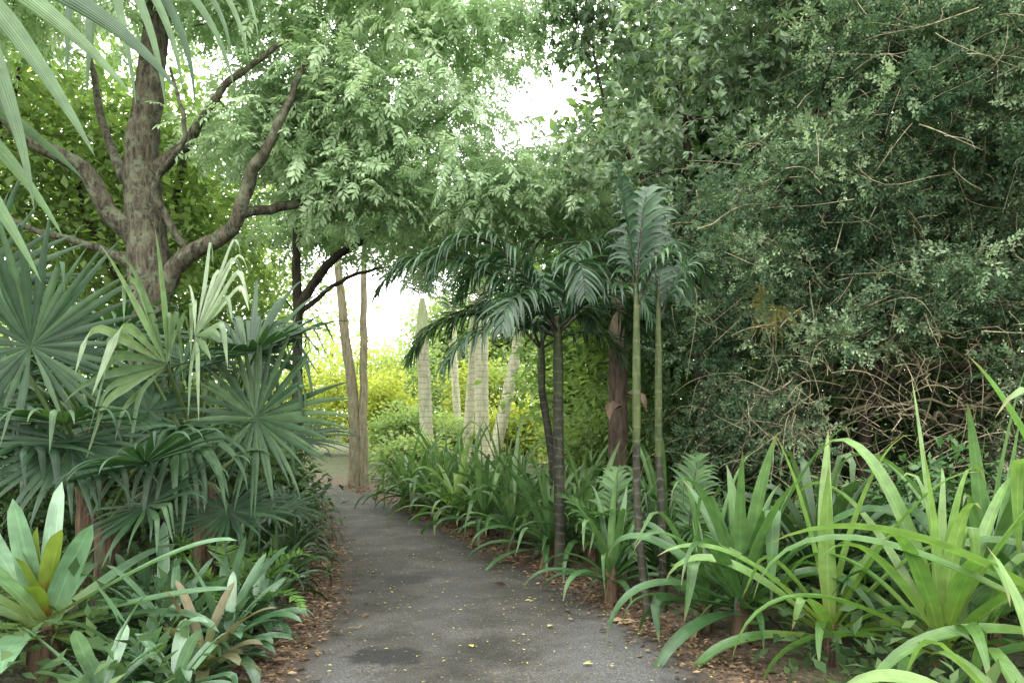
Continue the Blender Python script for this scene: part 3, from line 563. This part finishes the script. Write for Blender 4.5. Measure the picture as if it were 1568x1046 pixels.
mb=MB();fan(mb,(2.35,7.1,2.5),(-.3,-.1,-.5),(.3,-.9,.4),.42,(2.9,7.8,1.2),nseg=22,arc=110,hang=.3,lv=.4,mat=1,wid=1.3);mb.build('yellowed_palm_leaf',[M_fibre,M_ypalm,M_pet],(2.4,6.8,2.3))

# ------------------------------------------------------------------ strap leaved plants
def crinum(x,y,n,L,W,mat,name='crinum_lily',stem=.2,eo=10,ei=80,hi=.4,ho=.92,lvr=(.05,.95),stump=True,z=None,kinks=.25):
    mb=MB();z=float(gh(x,y)) if z is None else z
    if stump: tube(mb,[(x,y,z-.05),(x,y,z+stem*.5),(x,y,z+stem)],[.07,.06,.04],9,1,.5,.1)
    rosette(mb,(x,y,z+stem*.6),n,L,W,ei,eo,hi,ho,lvr=lvr,stem=.12,fold=.45,tw=1.0,nseg=16 if y<6.5 else 9,kinks=kinks)
    m=max(2,n//10);az=U(0,6.3,m);D,S=frame(az,U(-.2,.4,m));ribbons(mb,np.repeat([[x,y,z+stem*.6]],m,0),D,S,L*.5,W*.5,.9,U(.1,.6,m),7,'strap',.3,.9,None,2)
    mb.build(name,[mat,M_fibre,M_dead],(x,y,z))
crinum(1.52,5.25,30,1.35,.11,M_strap,stem=.35)
crinum(1.36,5.6,14,1.1,.095,M_strap,stem=.2)
crinum(1.9,4.75,22,1.2,.095,M_strapb,stem=.25)
crinum(2.3,4.25,28,1.45,.105,M_strapb,stem=.35,ei=85,eo=15)
crinum(2.75,3.6,26,1.8,.115,M_strapb,stem=.6,ei=78,kinks=.15)
crinum(2.05,2.95,20,1.0,.09,M_strapb,stem=.1,eo=5,ei=60)
crinum(2.9,4.9,26,1.4,.105,M_strap,stem=.35)
crinum(2.2,5.7,28,1.35,.105,M_strapd,stem=.35)
crinum(.8,6.4,26,.85,.07,M_strap,stem=.3)
crinum(1.25,6.9,22,.9,.08,M_strapd,stem=.2)
crinum(3.4,4.2,26,1.6,.105,M_strapb,stem=.6)
for x,y,L in [(.38,8.1,.95),(.0,9.1,1.0),(-.35,9.9,1.0),(-.75,10.8,1.0),(-1.1,11.7,1.0),(-1.45,12.6,1.0),(-1.8,13.5,.95),(.55,9.2,1.1),(.1,10.1,1.15),(-.3,11.1,1.1),(-.7,12.1,1.1),(-1.1,13.3,1.1),(.8,8.0,1.0),(.9,10.3,1.1),(-.1,12.4,1.1),(1.5,7.8,1.0)]:
    crinum(x,y,32,L*1.2,.085,M_strap if U(0,1)<.7 else M_strapb,stem=.28,ho=.9,lvr=(.15,1.2))
for x,y,L in [(-1.85,6.3,.55),(-1.98,6.9,.6),(-2.12,7.6,.65),(-2.3,8.4,.7),(-2.5,9.3,.75),(-2.8,10.3,.8),(-3.15,11.4,.85),(-3.55,12.6,.9),(-4.2,14.2,.9),(-5.0,15.8,.9),(-3.0,8.0,.9),(-3.3,9.3,.9),(-2.4,7.0,.8),(-2.7,7.9,.9),(-2.2,6.5,.75)]:
    crinum(x,y,34,L,.05,M_strapd,'clivia',stem=.12,eo=5,ho=.95)
def fern(x,y,n,L,z=None,m=None):
    mb=MB();z=float(gh(x,y)) if z is None else z
    for k in range(n):
        az=k*2.4+U(-.3,.3);frond(mb,(x,y,z+.05),az,math.radians(U(35,75)),L*U(.7,1.1),L*.17,hang=.6,nl=26,mat=1,w=L*.035,lh=.1,lv=.5,rw=.006,fwd=.15)
    mb.build('fern',[M_pet,m or M_fern],(x,y,z))
fern(-1.95,5.7,10,.8);fern(-3.0,4.9,8,.6);fern(-2.5,6.6,9,.7);fern(-3.6,5.3,8,.6)
mb=MB();b=(-2.58,4.4,.30)
tube(mb,[(b[0],b[1],-.05),(b[0],b[1],.2),(b[0],b[1],.36)],[.09,.09,.06],10,2,.5,.05)
rosette(mb,b,22,1.15,.14,42,-2,.12,.5,'brom',.25,(.15,1.),0,.06,16,.12,2.0,.25,.7,lmin=.8)
ribbons(mb,np.array([b]*3),[(-.16,-.1,1),(.05,.1,1),(.4,-.1,1)],[(1,.2,0),(1,-.2,0),(1,.3,0)],[.78,.85,.7],.125,[.1,.12,.3],[.6,.9,.5],12,'brom',.4,1.5)
rosette(mb,(b[0],b[1],b[2]+.08),8,.48,.11,84,55,.05,.2,'brom',.6,(.2,.8),1,.03,10,.1,1.5,.2)
mb.build('giant_bromeliad',[M_brom,M_bromc,M_fibre],b)
for x,y,L,mt in [(-2.0,4.7,.55,M_broms),(-1.78,4.95,.5,M_broms),(-1.9,5.3,.55,M_broms),(-1.68,4.35,.45,M_bromr),(-1.95,4.2,.45,M_broms),(-2.25,5.1,.6,M_broms),(-1.72,5.4,.45,M_broms),(-2.5,5.4,.55,M_broms),(-1.82,5.9,.45,M_broms),(-3.4,4.3,.6,M_brom),(-1.66,3.95,.4,M_broms),(-1.95,3.75,.42,M_broms),(-2.15,4.9,.5,M_broms),(-1.68,4.7,.4,M_broms)]:
    mb=MB();z=float(gh(x,y))+.06
    rosette(mb,(x,y,z),20,L*1.08,.072,60,0,.2,.75,'brom',.3,(.05,.95),0,.03,12,.14,1.5,.6,kinks=.1);mb.build('small_bromeliad',[mt],(x,y,z))
mb=MB()
n=1700;x=np.concatenate([U(-8,-1.5,n),U(.8,7,n)]);y=U(3,17,2*n);d=pdist(x,y);ok=(d>.4)
x=x[ok];y=y[ok];C=np.stack([x,y,gh(x,y)+U(.05,.35,len(x))],-1)
foliage(mb,LF,C,12,.14,.11,0,droop=.3,flat=.5)
mb.build('ground_cover_plants',[M_dark])

# ------------------------------------------------------------------ light, sky, camera
w=bpy.data.worlds.new('World');bpy.context.scene.world=w;w.use_nodes=True;nt=w.node_tree;nt.nodes.clear();L=nt.links.new
EL=math.radians(56);ROT=math.radians(205)
sk=N(nt,'ShaderNodeTexSky',sky_type='NISHITA');sk.sun_disc=False;sk.sun_elevation=EL;sk.sun_rotation=ROT;sk.dust_density=3
hs=N(nt,'ShaderNodeHueSaturation');hs.inputs['Saturation'].default_value=.25;L(sk.outputs[0],hs.inputs['Color'])
mx=N(nt,'ShaderNodeMix',data_type='RGBA');mx.inputs[0].default_value=.85;L(hs.outputs[0],mx.inputs[6]);mx.inputs[7].default_value=(45,45,43.5,1)
bg=N(nt,'ShaderNodeBackground');bg.inputs[1].default_value=.15;L(mx.outputs[2],bg.inputs[0])
o=N(nt,'ShaderNodeOutputWorld');L(bg.outputs[0],o.inputs[0])
sd=bpy.data.lights.new('sun','SUN');sd.energy=1.3;sd.angle=math.radians(18);sd.color=(1,.96,.88)
so=bpy.data.objects.new('sun',sd);bpy.context.collection.objects.link(so)
from mathutils import Vector
dirv=Vector((math.sin(ROT)*math.cos(EL),math.cos(ROT)*math.cos(EL),math.sin(EL)))
so.rotation_euler=dirv.to_track_quat('Z','Y').to_euler();so.location=(0,0,20)
cd=bpy.data.cameras.new('camera');cd.lens=28;cd.sensor_width=36;cd.shift_y=.0746;cd.clip_end=5000;cd.clip_start=.05
co=bpy.data.objects.new('camera',cd);bpy.context.collection.objects.link(co);co.location=(0,0,1.5);co.rotation_euler=(math.pi/2,0,0)
sc=bpy.context.scene;sc.camera=co
sc.view_settings.view_transform='Standard';sc.view_settings.look='None';sc.view_settings.exposure=0
print('polys',sum(len(o.data.polygons) for o in bpy.data.objects if o.type=='MESH'))
